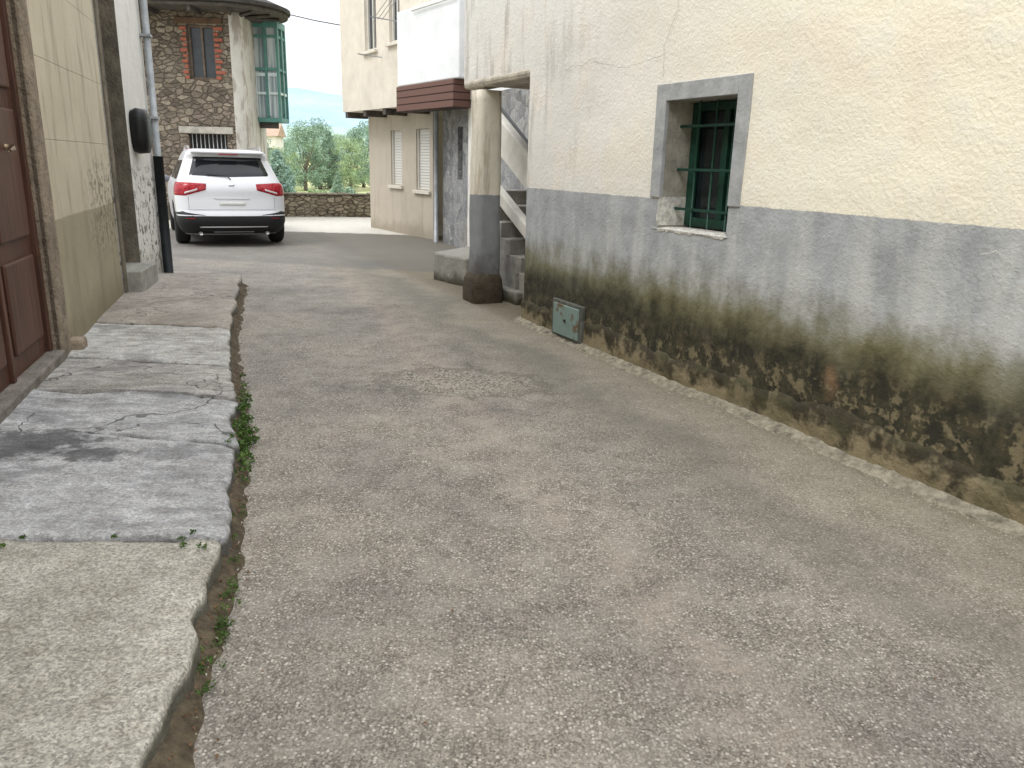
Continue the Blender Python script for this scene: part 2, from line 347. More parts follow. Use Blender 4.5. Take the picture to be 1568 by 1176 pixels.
gf=simple('grey_surround_paint',lin('#a2a4a5'),.85,0,.2,7,.5,.008)
box('window_frame_left',1.80,1.912,-.012,.02,1.295,2.055,gf,RH,.004)
box('window_frame_right',2.638,2.75,-.012,.02,1.275,2.055,gf,RH,.004)
box('window_frame_top',1.912,2.638,-.012,.02,1.943,2.055,gf,RH,.004)
chip=simple('chipped_plaster',lin('#d5d2ca'),.95,0,.35,25,.8,.01)
def rag(name,pts,side,k=1):
    v=[];f=[];N=90
    for i in range(N+1):
        t=i/N; s=pts[0][0]+(pts[1][0]-pts[0][0])*t; z=pts[0][1]+(pts[1][1]-pts[0][1])*t
        w=k*(.004+.030*abs(mn.noise(Vector((s*9,z*9,1))))+.02*abs(mn.noise(Vector((s*27,z*27,1)))))*min(1,t*8+.1,(1-t)*8+.1)
        ox,oz=side[0]*w,side[1]*w
        v+=[(s+ox,-.004,z+oz),(s,-.007,z),(s-side[0]*.004,.06,z-side[1]*(.004+.012*abs(mn.noise(Vector((s*20,z*20,0)))))),(s-side[0]*.004,.30,z-side[1]*.006)]
    for i in range(N):
        for j in range(3): a=i*4+j; f.append((a,a+4,a+5,a+1))
    mesh(name,v,f,chip,RH)
rag('window_sill_chipped',[(1.84,1.08),(2.66,1.08)],(0,-1))
rag('window_edge_chipped',[(1.91,1.10),(1.91,1.30)],(-1,0),.8)
green=simple('green_paint',lin('#1c4034'),.45,.0,.25,14,.3,.002)
gl=Mat('window_glass',.12); gl.base(col(.012,.018,.02)); gl.b.inputs['Specular IOR Level'].default_value=.4
mesh('window_glass',[(1.9,.27,1.05),(2.65,.27,1.05),(2.65,.27,1.96),(1.9,.27,1.96)],[(0,1,2,3)],gl.m,RH)
for a,b,c,d,nm in [(1.912,1.975,1.10,1.94,'l'),(2.575,2.638,1.10,1.94,'r'),(1.975,2.575,1.10,1.16,'b'),(1.975,2.575,1.885,1.94,'t'),(2.25,2.31,1.16,1.885,'m')]:
    box('window_sash_'+nm,a,b,.225,.262,c,d,green,RH,.004)
for i,s in enumerate((2.10,2.28,2.46)):
    tube('bar_v_%d'%i,[(s,.14,1.10),(s,.14,1.94)],.008,green,RH,8)
for i,z in enumerate((1.22,1.49,1.78)):
    box('bar_h_%d'%i,1.90,2.65,.128,.152,z-.009,z+.009,green,RH,.002)
tm=Mat('teal_metal',.6); tn=tm.noise(7,3,.7); tm.base(tm.mix(tm.ss(tn,.5,.62),tm.mix(tn,lin('#6b807b'),lin('#8fa39d')),lin('#6a5a45'))); tm.bump(tn,.4,.004)
box('meter_frame',.46,.98,-.04,.0,.0,.345,simple('meter_frame_m',lin('#5f6059'),.8,.0,.4,8,.6,.01),RH,.008)
box('meter_cover',.50,.94,-.052,-.03,.04,.315,tm.m,RH,.006)
tube('meter_lock',[(.72,-.062,.18),(.72,-.045,.18)],.014,simple('lockm',lin('#2c2c2c'),.5),RH,8)
crk=simple('crack_dark',lin('#8f8374'),1,0,.2,20,0)
def crack(name,pts,w,parent,mat,y=-.015):
    P=[]
    for (a,b),(c,d) in zip(pts,pts[1:]):
        for k in range(8):
            t=k/8; s=a+(c-a)*t; z=b+(d-b)*t
            P.append((s+.02*mn.noise(Vector((s*9,z*9,5))),z+.02*mn.noise(Vector((z*9,s*9,7)))))
    v=[];f=[]
    for i,(s,z) in enumerate(P):
        q=P[min(i+1,len(P)-1)]; o=P[max(i-1,0)]; dx,dz=q[0]-o[0],q[1]-o[1]; l=math.hypot(dx,dz)+1e-6
        ww=w*(.5+abs(mn.noise(Vector((i*.7,2,3)))))
        v+=[(s-dz/l*ww,y,z+dx/l*ww),(s+dz/l*ww,y,z-dx/l*ww)]
    for i in range(len(P)-1): f.append((2*i,2*i+1,2*i+3,2*i+2))
    return mesh(name,v,f,mat,parent)
crack('crack_a',[(2.0,3.4),(1.93,2.8),(1.97,2.5),(1.85,2.3),(1.86,2.06)],.0022,RH,crk)
crack('crack_b',[(1.85,2.24),(1.4,2.2),(.9,2.3),(.4,2.26)],.0018,RH,crk)
crack('crack_c',[(.55,1.55),(.5,1.2),(.55,.9),(.48,.5)],.0015,RH,crk)
crack('crack_d',[(4.35,1.16),(4.42,1.19),(4.50,1.15)],.003,RH,chip)

def m_post():
    m=Mat('post_paint',.9); x,y,z=m.sep(); a=m.noise(6,3,.7); b=m.noise(1,3,.7,m.sc(12,12,1.5))
    up=m.mix(a,lin('#c9c1b0'),lin('#e2dcce')); up=m.mix(m.ma('MULTIPLY',m.ss(b,.5,.65),.5),up,lin('#978870'))
    lo=m.mix(a,lin('#787a7d'),lin('#97999a'))
    zz=m.ma('ADD',z,m.ma('MULTIPLY',m.ma('SUBTRACT',a,.5),.03))
    c=m.mix(m.ss(zz,1.165,1.175),lo,up)
    c=m.mix(m.ma('MULTIPLY',m.ss(m.ma('ADD',z,m.ma('MULTIPLY',a,.4)),.85,.4),.85),c,lin('#453e32'))
    m.base(c); m.bump(m.ma('ADD',a,m.ma('MULTIPLY',m.noise(50,2),.4)),.8,.015); return m.m
pm=m_post()
def column(name,cx,cy,prof,mat,parent,pw=7):
    v=[];f=[];n=32
    for z,h in prof:
        for k in range(n):
            t=2*math.pi*(k+.5)/n; c,s=math.cos(t),math.sin(t); r=1/((abs(c)**pw+abs(s)**pw)**(1/pw))
            q=h*r*(1+.05*mn.noise(Vector((c*1.5,s*1.5,z*2.5))))
            v.append((cx+q*c,cy+q*s,z))
    for i in range(len(prof)-1):
        for k in range(n): f.append((i*n+k,i*n+(k+1)%n,(i+1)*n+(k+1)%n,(i+1)*n+k))
    f.append(tuple(range((len(prof)-1)*n,len(prof)*n)))
    return mesh(name,v,f,mat,parent,True)
column('support_post',-1.40,.10,[(.30,.142)]+[(.33+.1*i,.138-.0006*i) for i in range(20)],pm,RH,14)
column('post_base_stone',-1.40,.09,[(-.05,.18),(.03,.188),(.15,.184),(.26,.172),(.315,.15),(.32,.05)],simple('dark_base_stone',lin('#4a4236'),.95,0,.4,7,.9,.02),RH,7)
conc=simple('stair_concrete',lin('#95928c'),.9,0,.3,6,.6,.01)
wpl=simple('white_plaster_old',lin('#d8d5cd'),.9,0,.15,4,.5,.01)
for i in range(7):
    box('stair_step_%d'%i,-.75-.26*(i+1)-.0,-.62-.26*i,.42,1.35,-.02+0,.17*(i+1),conc,RH,.012)
def slanted(name,s0,z0,s1,z1,hh,ya,yb,mat):
    v=[(s0,ya,z0),(s1,ya,z1),(s1,ya,z1+hh),(s0,ya,z0+hh),(s0,yb,z0),(s1,yb,z1),(s1,yb,z1+hh),(s0,yb,z0+hh)]
    o=mesh(name,v,[(0,1,2,3),(7,6,5,4),(0,4,5,1),(3,2,6,7),(0,3,7,4),(1,5,6,2)],mat,RH); b=o.modifiers.new('b','BEVEL'); b.width=.015; b.segments=2
slanted('stair_parapet',-.25,.62,-3.0,2.0,.40,.62,.74,wpl)
slanted('stair_stringer',-.35,.30,-2.6,1.35,.16,.50,.60,wpl)
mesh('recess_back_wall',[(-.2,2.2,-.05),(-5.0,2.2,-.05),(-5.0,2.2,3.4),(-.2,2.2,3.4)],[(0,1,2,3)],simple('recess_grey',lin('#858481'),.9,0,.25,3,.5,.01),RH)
tube('stair_handrail',[(-.4,.68,1.12),(-3.0,.68,2.5)],.018,simple('rail_m',lin('#55575a'),.5),RH,8)
lb=Mat('mossy_concrete',.95); a=lb.noise(7,3,.7); xx,yy,zz=lb.sep()
cc_=lb.mix(a,lin('#7a7871'),lin('#a7a49b')); cc_=lb.mix(lb.ss(lb.ma('ADD',zz,lb.ma('MULTIPLY',a,.2)),.28,.1),cc_,lin('#4a4638')); lb.base(cc_); lb.bump(a,.9,.02)
prism('concrete_stair_landing',[(-1.08,10.35),(-.60,9.74),(.25,10.15),(.1,11.6),(-.5,11.6)],-.03,.36,lb.m,None,.03)
prism('stone_doorstep',[(-.20,8.95),(.02,8.55),(.35,8.75),(.6,9.9),(.1,10.0)],-.03,.14,lb.m,None,.02)

# ================================================================ left house with brown door
def m_left():
    m=Mat('left_beige_render',.9); x,y,z=m.sep(); a=m.noise(5,3,.7); b=m.noise(1.2,3,.6); st=m.noise(1,3,.65,m.sc(6,6,1))
    up=m.mix(b,lin('#b0a793'),lin('#c9c0ac')); lo=m.mix(b,lin('#8f8772'),lin('#a59d85'))
    zn=m.ma('ADD',z,m.ma('MULTIPLY',m.ma('SUBTRACT',a,.5),.03)); c=m.mix(m.ss(zn,1.03,1.045),lo,up)
    c=m.mix(m.ma('MULTIPLY',m.ss(st,.48,.68),.45),c,lin('#7e7563'))
    pk=m.ma('MULTIPLY',m.ss(m.noise(11,3,.75),.51,.57),m.ma('MULTIPLY',m.ss(x,2.6,3.4),m.ma('MULTIPLY',m.ss(z,1.55,1.25),m.ss(z,.5,.8))))
    c=m.mix(m.ma('MULTIPLY',pk,.75),c,lin('#655e50'))
    c=m.mix(m.ma('MULTIPLY',m.ss(m.ma('ADD',z,m.ma('MULTIPLY',a,.3)),.62,.25),.55),c,lin('#6d624b'))
    jn=None
    for zz in (1.58,2.12,2.66):
        q=m.ss(m.ma('ABSOLUTE',m.ma('SUBTRACT',z,zz)),.005,.002); jn=q if jn is None else m.ma('MAXIMUM',jn,q)
    c=m.mix(m.ma('MULTIPLY',jn,.38),c,lin('#7a705b')); m.base(c)
    m.bump(m.ma('SUBTRACT',a,m.ma('ADD',m.ma('MULTIPLY',jn,.6),m.ma('MULTIPLY',pk,.5))),.6,.012); return m.m
LH=empty('beige_house_with_wooden_door',(-2.74,3.97,0),(-.2988,.9543))
lm=m_left(); stn=simple('door_jamb_stone',lin('#85796a'),.95,0,.35,5,.9,.02)
DE=1.42
panel('street_wall',-7.5,4.08,-.05,6,[(-.35,DE,.0,2.75,.12)],lm,LH,0,.12,.006,.12,stn)
shell(LH,-7.5,4.08,-.05,6,5,lm)
box('door_jamb_far',DE,1.66,-.018,.04,.06,3.2,stn,LH,.015)
box('door_jamb_near',-.68,-.35,-.018,.04,.06,3.2,stn,LH,.015)
box('door_lintel',-.35,DE,-.018,.04,2.75,3.2,stn,LH,.015)
box('door_threshold',-.35,DE,-.03,.12,.05,.17,simple('threshold',lin('#77716a'),.9,0,.3,8,.8,.015),LH,.012)
wd=Mat('brown_door_wood',.5); g=wd.noise(1,3,.7,wd.sc(30,30,1.4)); wd.base(wd.ramp(g,[(.3,lin('#3b2620')),(.7,lin('#614234'))])); wd.bump(g,.4,.004)
box('door_leaf',-.35,DE,.075,.12,.17,2.75,wd.m,LH,0)
for i,(a,b) in enumerate([(-.2,.45),(.66,1.28)]):
    for j,(c,d) in enumerate([(.30,.85),(.97,1.75),(1.87,2.62)]):
        box('door_panel_%d_%d'%(i,j),a,b,.052,.08,c,d,wd.m,LH,.012)
box('door_meeting_stile',.52,.57,.05,.08,.17,2.75,wd.m,LH,.006); box('door_frame_edge',DE-.06,DE,.045,.08,.17,2.75,wd.m,LH,.006)
br=simple('aged_brass',lin('#8a7a65'),.4,.8,.2,10,0)
tube('door_knob',[(1.0,.06,1.52),(1.0,.0,1.52)],.018,br,LH,10)
tube('door_handle',[(1.0,.01,1.52),(.95,.0,1.51),(.90,.005,1.50)],.010,br,LH,8)
box('foot_stone',1.64,1.80,-.10,.02,.08,.19,stn,LH,.03)

def m_white():
    m=Mat('white_peeling_render',.9); x,y,z=m.sep(); a=m.noise(6,3,.75); st=m.noise(1,3,.65,m.sc(9,9,1.2))
    c=m.mix(a,lin('#cbc9c3'),lin('#e4e3df')); c=m.mix(m.ma('MULTIPLY',m.ss(st,.54,.70),.35),c,lin('#9b9484'))
    pk=m.ma('MULTIPLY',m.ss(m.noise(8,3,.75),.53,.58),m.ss(z,1.5,1.2))
    c=m.mix(m.ma('MULTIPLY',pk,.8),c,lin('#524d45')); c=m.mix(m.ma('MULTIPLY',m.ss(m.ma('ADD',z,m.ma('MULTIPLY',a,.3)),.65,.3),.5),c,lin('#8c846f'))
    m.base(c); m.bump(m.ma('SUBTRACT',a,m.ma('MULTIPLY',pk,.4)),.7,.015); return m.m
WH=empty('white_peeling_house',(-3.98,7.93,0),(-.219,.976))
wm=m_white(); brst=simple('brown_jamb',lin('#6f685c'),.95,0,.35,6,.8,.015)
panel('street_wall',.0,1.92,-.05,6,[(.10,.80,.10,3.6,.40)],wm,WH,0,.1,.006,.4,brst)
shell(WH,0,1.92,-.05,6,5,wm)
dk=simple('dark_door',lin('#26231f'),.5,0,.3,12,.2)
box('door_leaf',.10,.80,.36,.40,.30,3.6,dk,WH,0)
box('door_step',.08,.84,-.16,.36,.08,.34,simple('step_stone',lin('#96948d'),.9,0,.25,8,.7,.01),WH,.015)
box('door_pilaster',.0,.10,-.02,.05,.1,3.8,brst,WH,.01)
blk=simple('black_plastic',lin('#141517'),.4,0,.2,10,0)
v=[];f=[];n=24
for y0,sc_ in ((0,.9),(-.04,1.0),(-.11,.95),(-.13,.7)):
    for k in range(n):
        t=2*math.pi*k/n; c,s=math.cos(t),math.sin(t); r=1/((abs(c)**3.5+abs(s)**3.5)**(1/3.5)); v.append((1.08+.17*sc_*r*c,y0*1.25,1.74+.24*sc_*r*s))
for i in range(3):
    for k in range(n): f.append((i*n+k,i*n+(k+1)%n,(i+1)*n+(k+1)%n,(i+1)*n+k))
f.append(tuple(range(3*n,4*n)))
mb=mesh('mailbox',v,f,blk,None,True); mb.location=WH.location; mb.rotation_euler=WH.rotation_euler
zinc=simple('zinc_pipe',lin('#9a9ea1'),.5,.3,.2,6,.1)
tube('downpipe_upper',[(1.86,-.07,1.45),(1.86,-.07,6)],.04,zinc,WH,12)
tube('downpipe_lower',[(1.86,-.07,.0),(1.86,-.07,1.48)],.058,simple('cast_iron',lin('#202427'),.5,.3,.3,8,.2),WH,12)
for z in (1.9,2.8): box('pipe_clip',1.80,1.92,-.12,0,z,z+.03,zinc,WH,.003)

# ================================================================ far stone house
def m_rubble(name,c1,c2,c3,mort,sc=4.2,zs=1.7,bd=.04,edge=.09):
    m=Mat(name,.95); x,y,z=m.sep(); w=m.noise(3,2,.6)
    vv=m.comb(m.ma('ADD',x,m.ma('MULTIPLY',w,.12)),m.ma('ADD',y,m.ma('MULTIPLY',w,.12)),m.ma('MULTIPLY',m.ma('ADD',z,m.ma('MULTIPLY',w,.1)),zs))
    e=m.vor(sc,'DISTANCE_TO_EDGE',vec=vv); cc=m.sep(m.vor(sc,vec=vv,out='Color'))
    c=m.ramp(cc[0],[(0,lin(c1)),(.5,lin(c2)),(1,lin(c3))]); n1=m.noise(14,3,.7)
    c=m.mix(1,c,m.ramp(n1,[(.3,col(.62,.62,.62)),(.7,col(1.2,1.2,1.2))]),'MULTIPLY')
    c=m.mix(m.ss(e,edge,edge*.3),c,lin(mort))
    c=m.mix(m.ma('MULTIPLY',m.ss(m.noise(1.1,3,.6),.52,.7),.35),c,lin('#9a9282'))
    m.base(c); m.bump(m.ma('ADD',m.ss(e,0,edge*1.8),m.ma('MULTIPLY',n1,.5)),.9,bd); return m.m
rub=m_rubble('rubble_stone','#5f564d','#7c7165','#968b7d','#5f574c',5.0,1.9,.04,.06)
SH=empty('stone_house_with_glazed_balcony',(-12.0,18.95,0),(1,.012))
panel('street_wall',0,5.45,-.1,4.8,[(4.49,5.10,3.17,4.32,.2),(4.35,5.24,1.66,1.98,.2)],rub,SH,0,.12,.03,.2,brst)
v=[];f=[]; pts=[(5.45,0),(5.55,.02),(5.64,.09),(5.69,.2),(5.70,.5),(5.70,.9),(5.69,1.3),(5.66,1.7),(5.5,2.1),(5.1,3.0),(4.6,4.2),(4.0,6.5)]
for (a,b) in pts: v+=[(a,b,-.1),(a,b,1.2),(a,b,2.4),(a,b,3.6),(a,b,4.8)]
for i in range(len(pts)-1):
    for j in range(4): q=i*5+j; f.append((q,q+5,q+6,q+1))
def m_sider():
    m=Mat('side_render',.9); a=m.noise(4,3,.7); c=m.mix(a,lin('#b5b2ab'),lin('#d5d3cd')); c=m.mix(m.ma('MULTIPLY',m.ss(m.noise(2,3,.7,m.sc(2,2,.6)),.5,.6),.6),c,lin('#857a6c')); m.base(c); m.bump(a,.7,.02); return m.m
mesh('side_wall',v,f,m_sider(),SH,True)
mesh('back_walls',[(0,0,-.1),(0,6.5,-.1),(4.0,6.5,-.1),(0,0,4.8),(0,6.5,4.8),(4.0,6.5,4.8)],[(0,1,4,3),(1,2,5,4)],rub,SH)
wood=simple('old_window_wood',lin('#6b5d52'),.7,0,.3,12,.3)
wg=Mat('house_glass',.15); wg.base(wg.mix(wg.noise(3),col(.03,.035,.04),col(.10,.11,.12)))
def window(parent,a,b,c,d,y,frame,glass,t=.05,mull=1):
    mesh('window_pane',[(a,y+.03,c),(b,y+.03,c),(b,y+.03,d),(a,y+.03,d)],[(0,1,2,3)],glass,parent)
    box('window_frame_l',a,a+t,y-.02,y+.025,c,d,frame,parent,.004); box('window_frame_r',b-t,b,y-.02,y+.025,c,d,frame,parent,.004)
    box('window_frame_b',a+t,b-t,y-.02,y+.025,c,c+t,frame,parent,.004); box('window_frame_t',a+t,b-t,y-.02,y+.025,d-t,d,frame,parent,.004)
    for i in range(mull):
        x=a+(b-a)*(i+1)/(mull+1); box('window_mullion',x-t*.45,x+t*.45,y-.02,y+.025,c+t,d-t,frame,parent,.004)
window(SH,4.49,5.10,3.17,4.32,.12,wood,wg.m)
brick=Mat('red_brick',.9); bx=brick.noise(20,3); brick.base(brick.mix(bx,lin('#84473a'),lin('#ab6b58'))); brick.bump(bx,.5,.01)
for i in range(10):
    z=3.17+i*.115; w=.20 if i%2 else .12
    box('brick_quoin_r_%d'%i,5.10,5.10+w*random.uniform(.8,1.1),-.03,.03,z,z+.07,brick.m,SH,.008)
    box('brick_quoin_l_%d'%i,4.49-w*.8*random.uniform(.8,1.1),4.49,-.03,.03,z,z+.07,brick.m,SH,.008)
lint=simple('grey_lintel',lin('#a39f96'),.9,0,.25,6,.6,.01)
box('window_lintel',4.25,5.30,-.045,.03,4.34,4.46,simple('timber_lintel',lin('#5d4a3c'),.9,0,.3,6,.5,.01),SH,.01)
box('vent_lintel',4.15,5.4,-.05,.03,1.99,2.14,lint,SH,.012); box('vent_sill',4.25,5.35,-.04,.03,1.58,1.655,brick.m,SH,.01)
mesh('vent_dark',[(4.35,.15,1.66),(5.24,.15,1.66),(5.24,.15,1.98),(4.35,.15,1.98)],[(0,1,2,3)],dk,SH)
for i in range(9): tube('vent_bar_%d'%i,[(4.42+.095*i,.05,1.66),(4.42+.095*i,.05,1.98)],.012,zinc,SH,6)
roof_m=simple('slate_roof',lin('#3e3b38'),.9,0,.4,5,.6,.02); under=simple('eave_boards',lin('#524d48'),.9,0,.35,7,.5,.02)
P=[(-.6,-.75),(4.9,-.75)]
for i in range(1,17):
    t=math.radians(-90+i*9.5); P.append((5.34+1.26*math.cos(t),.55+1.30*math.sin(t)))
P+=[(5.95,2.2),(5.6,3.2),(5.0,4.6),(4.5,6.9),(-.6,6.9)]
prism('roof_eave',P,4.60,4.68,under,SH,.02)
def sc2(p,k):
    cx,cy=2.8,3.0; return (cx+(p[0]-cx)*k,cy+(p[1]-cy)*k)
P2=[sc2(p,1.018) for p in P]
prism('roof_slates',P2,4.68,4.76,roof_m,SH,.01)
v=[(x,y,4.76) for x,y in P2]+[(1.5,3.2,6.2),(3.4,3.2,6.2)]; n=len(P2); f=[]
for i in range(n):
    a=i;b=(i+1)%n; mxx=(P2[a][0]+P2[b][0])/2; f.append((a,b,n+1 if mxx>2.6 else n))
f.append((0,n+1,n)); f.append((n-2,n,n+1))
mesh('roof_slope',v,f,roof_m,SH)
for i in range(6): box('rafter_%d'%i,-.2+1.0*i,-.12+1.0*i,-.7,.0,4.50,4.60,under,SH,.005)
for i in range(6):
    t=math.radians(-70+i*25); c_,s_=math.cos(t),math.sin(t); tube('rafter_r%d'%i,[(5.3+.4*c_,.55+.4*s_,4.56),(5.3+1.12*c_,.55+1.2*s_,4.56)],.04,under,SH,4)
gp=simple('green_balcony_paint',lin('#55837a'),.5,0,.2,10,.2); wp_=simple('white_frame',lin('#c5cfd0'),.5,0,.1,8,.1)
cur=Mat('glazing_with_curtain',.15); ck_=cur.noise(1,3,.5,cur.sc(14,14,.6)); cur.base(cur.mix(cur.ss(ck_,.35,.65),lin('#76858a'),lin('#bcc5c4')))
bx0,bx1,by0,by1=5.60,6.24,.95,1.60
box('balcony_floor',bx0,bx1+.04,by0-.04,by1,2.32,2.42,gp,SH,.01); box('balcony_head',bx0,bx1+.04,by0-.04,by1,4.44,4.595,gp,SH,.01)
box('balcony_body',bx0,bx1-.03,by0+.03,by1-.03,2.42,4.44,cur.m,SH,0)
for (x,y) in [(bx0+.06,by0),(bx1,by0),(bx0+.36,by0),(bx1,by0+.34),(bx1,by1)]:
    box('balcony_post',x-.03,x+.03,y-.025,y+.03,2.42,4.44,gp,SH,.004)
for z in (2.98,3.52,4.25):
    box('balcony_rail_front',bx0+.03,bx1-.03,by0-.015,by0+.028,z-.03,z+.03,wp_ if z<3.5 else gp,SH,.004)
    box('balcony_rail_side',bx1-.028,bx1+.015,by0+.03,by1,z-.03,z+.03,wp_ if z<3.5 else gp,SH,.004)
for a_,b_ in ((bx0+.09,bx0+.33),(bx0+.39,bx1-.03)):
    box('balcony_sash',a_,b_,by0-.005,by0+.026,3.36,3.44,wp_,SH,.004); box('balcony_sash',a_,a_+.03,by0-.005,by0+.026,2.46,3.36,wp_,SH,.004)
box('balcony_bracket',bx0,bx1-.1,by0+.1,by0+.2,2.18,2.32,under,SH,.01)

# ================================================================ beige building far right
BH=empty('beige_apartment_building',(-3.36,18.43,0),(.5497,-.8353))
bm=Mat('beige_render_far',.9); a=bm.noise(3,3,.65); x,y,z=bm.sep(); st=bm.noise(1,3,.6,bm.sc(7,7,.8))
c=bm.mix(a,lin('#aca293'),lin('#c0b7a8')); c=bm.mix(bm.ma('MULTIPLY',bm.ss(st,.52,.7),.35),c,lin('#968c7b')); c=bm.mix(bm.ma('MULTIPLY',bm.ss(bm.ma('ADD',z,bm.ma('MULTIPLY',a,.3)),.5,.2),.5),c,lin('#857b69')); bm.base(c); bm.bump(a,.4,.01)
um=simple('cream_render_far',lin('#d0c8bb'),.9,0,.12,2,.4,.01)
panel('ground_floor_wall',0,3.26,-.1,2.55,[(1.17,1.71,1.0,2.11,.12),(2.38,2.97,.94,2.12,.12)],bm.m,BH,0,.2,.004,.12)
mesh('end_wall',[(0,0,-.1),(0,7,-.1),(0,7,2.55),(0,0,2.55)],[(0,1,2,3)],bm.m,BH)
panel('upper_wall',-.25,6.0,2.50,8,[(1.08,1.66,3.62,4.9,.15),(2.28,2.75,3.66,4.9,.15)],um,BH,-.5,.25,.004,.15)
mesh('upper_volume',[(-.25,-.5,2.5),(-.25,7,2.5),(-.25,7,8),(-.25,-.5,8),(6,-.5,2.5),(6,7,2.5),(6,7,8),(6,-.5,8)],[(0,1,2,3),(4,5,6,7),(0,4,5,1),(3,7,6,2),(1,5,6,2)],um,BH)
shut=Mat('roller_shutter',.6); w_=shut.sep()[2]; sw=shut.ma('FRACT',shut.ma('MULTIPLY',w_,18)); shut.base(shut.mix(shut.ss(sw,.0,.25),lin('#8f8f8a'),lin('#d5d3cc'))); shut.bump(shut.ss(sw,0,.3),.6,.01)
frm=simple('white_alu',lin('#c9c6be'),.5,0,.08,8,0)
sill=simple('sill_stone',lin('#cfc9bc'),.8,0,.12,8,.2)
for (a_,b_,c_,d_,y0) in [(1.17,1.71,1.0,2.11,0),(2.38,2.97,.94,2.12,0)]:
    mesh('window_shutter',[(a_,.07,c_),(b_,.07,c_),(b_,.07,d_),(a_,.07,d_)],[(0,1,2,3)],shut.m,BH)
    box('window_sill',a_-.07,b_+.07,-.06,.03,c_-.07,c_-.005,sill,BH,.006)
    box('shutter_guide',a_,a_+.04,.03,.07,c_,d_,frm,BH,.003); box('shutter_guide_b',b_-.04,b_,.03,.07,c_,d_,frm,BH,.003)
for (a_,b_,c_,d_) in [(1.08,1.66,3.62,4.9),(2.28,2.75,3.66,4.9)]:
    window(BH,a_,b_,c_,d_,-.42,frm,wg.m,.05,1); box('window_sill_u',a_-.06,b_+.06,-.57,-.47,c_-.06,c_-.004,sill,BH,.006)
for i in range(4): box('soffit_beam_%d'%i,-.15+1.0*i,.0+1.0*i,-.48,0,2.38,2.498,under,BH,.005)
wb=simple('white_balcony_render',lin('#e0e2e4'),.85,0,.07,3,.3,.008)
box('balcony_parapet',3.25,5.55,-.80,-.50,2.80,4.05,wb,BH,.02)
bw=Mat('brown_cladding',.7); q=bw.ma('FRACT',bw.ma('MULTIPLY',bw.sep()[2],8.5)); bw.base(bw.mix(bw.ss(q,0,.2),lin('#2d1d19'),lin('#6b5048'))); bw.bump(bw.ss(q,0,.2),.7,.02)
box('balcony_cladding',3.24,5.40,-.82,-.50,2.36,2.795,bw.m,BH,.01)
for i in range(12): tube('railing_bar_%d'%i,[(4.0+.13*i,-.66,4.05),(4.0+.13*i,-.66,4.7)],.010,frm,BH,6)
tube('railing_top',[(3.95,-.66,4.7),(5.5,-.66,4.7)],.018,frm,BH,6)
tube('railing_mid',[(3.95,-.84,3.98),(5.5,-.84,3.98)],.012,frm,BH,6)
for i in range(3): tube('clothes_line_%d'%i,[(2.95,-.95-.08*i,3.95),(4.6,-1.05-.08*i,4.45)],.006,zinc,BH,5)
tube('clothes_line_arm',[(2.95,-.5,3.95),(2.95,-1.2,3.98)],.010,zinc,BH,6); tube('clothes_line_arm_b',[(1.9,-.5,3.45),(1.9,-1.0,3.47)],.010,zinc,BH,6)
tube('downpipe_a',[(3.36,-.07,0),(3.36,-.07,2.6)],.055,simple('pipe_brown',lin('#7d756b'),.6),BH,10)
tube('downpipe_b',[(3.62,-.20,0),(3.62,-.20,2.5)],.04,zinc,BH,10)
GH=empty('stone_clad_house',(-1.42,15.45,0),(.36,-.933))
cl=m_rubble('grey_stone_cladding','#77787a','#8f9092','#a4a4a2','#b0aea8',6.0,1.0,.01,.025)
panel('street_wall',.0,4.4,-.1,2.55,[(.95,1.25,1.2,2.1,.1)],cl,GH,0,.3,.004,.1)
panel('upper_wall',.0,4.4,2.55,7,[],wb,GH,0,.4,.004)
shell(GH,0,4.4,-.1,7,4,wb,.02)
mesh('window_dark',[(.95,.08,1.2),(1.25,.08,1.2),(1.25,.08,2.1),(.95,.08,2.1)],[(0,1,2,3)],wg.m,GH)
box('white_pilaster',1.75,1.95,-.06,.02,-.05,2.5,wpl,GH,.01)

# ================================================================ low stone wall, far
sw_=m_rubble('dry_stone','#75695b','#8f8372','#a89d8b','#4f493c',5,2.2,.04,.07)
LW=empty('low_stone_wall',(-6.9,20.75,0),(2.18,.88))
v=[];f=[];N=60
def wl(s,y,z): return (s,y+.02*mn.noise(Vector((s*3,y*3,z*5))),z+(.025*mn.noise(Vector((s*4,y,7))) if z>.4 else 0))
for i in range(N+1):
    s=i*4.4/N; v+=[wl(s,0,-.1),wl(s,0,.2),wl(s,.01,.5),wl(s,.03,.58),wl(s,.33,.58),wl(s,.35,-1.2)]
for i in range(N):
    for j in range(5): a=i*6+j; f.append((a,a+6,a+7,a+1))
mesh('wall_body',v,f,sw_,LW,True)
s=0; cm=[simple('coping_%d'%i,lin(c_),.9,0,.3,8,.7,.015) for i,c_ in enumerate(['#857c6d','#938a7b','#777065'])]
while s<4.3:
    w=random.uniform(.25,.55); box('coping_stone',s,s+w-.015,-.04,.38,.575,.575+random.uniform(.03,.06),random.choice(cm),LW,.02); s+=w

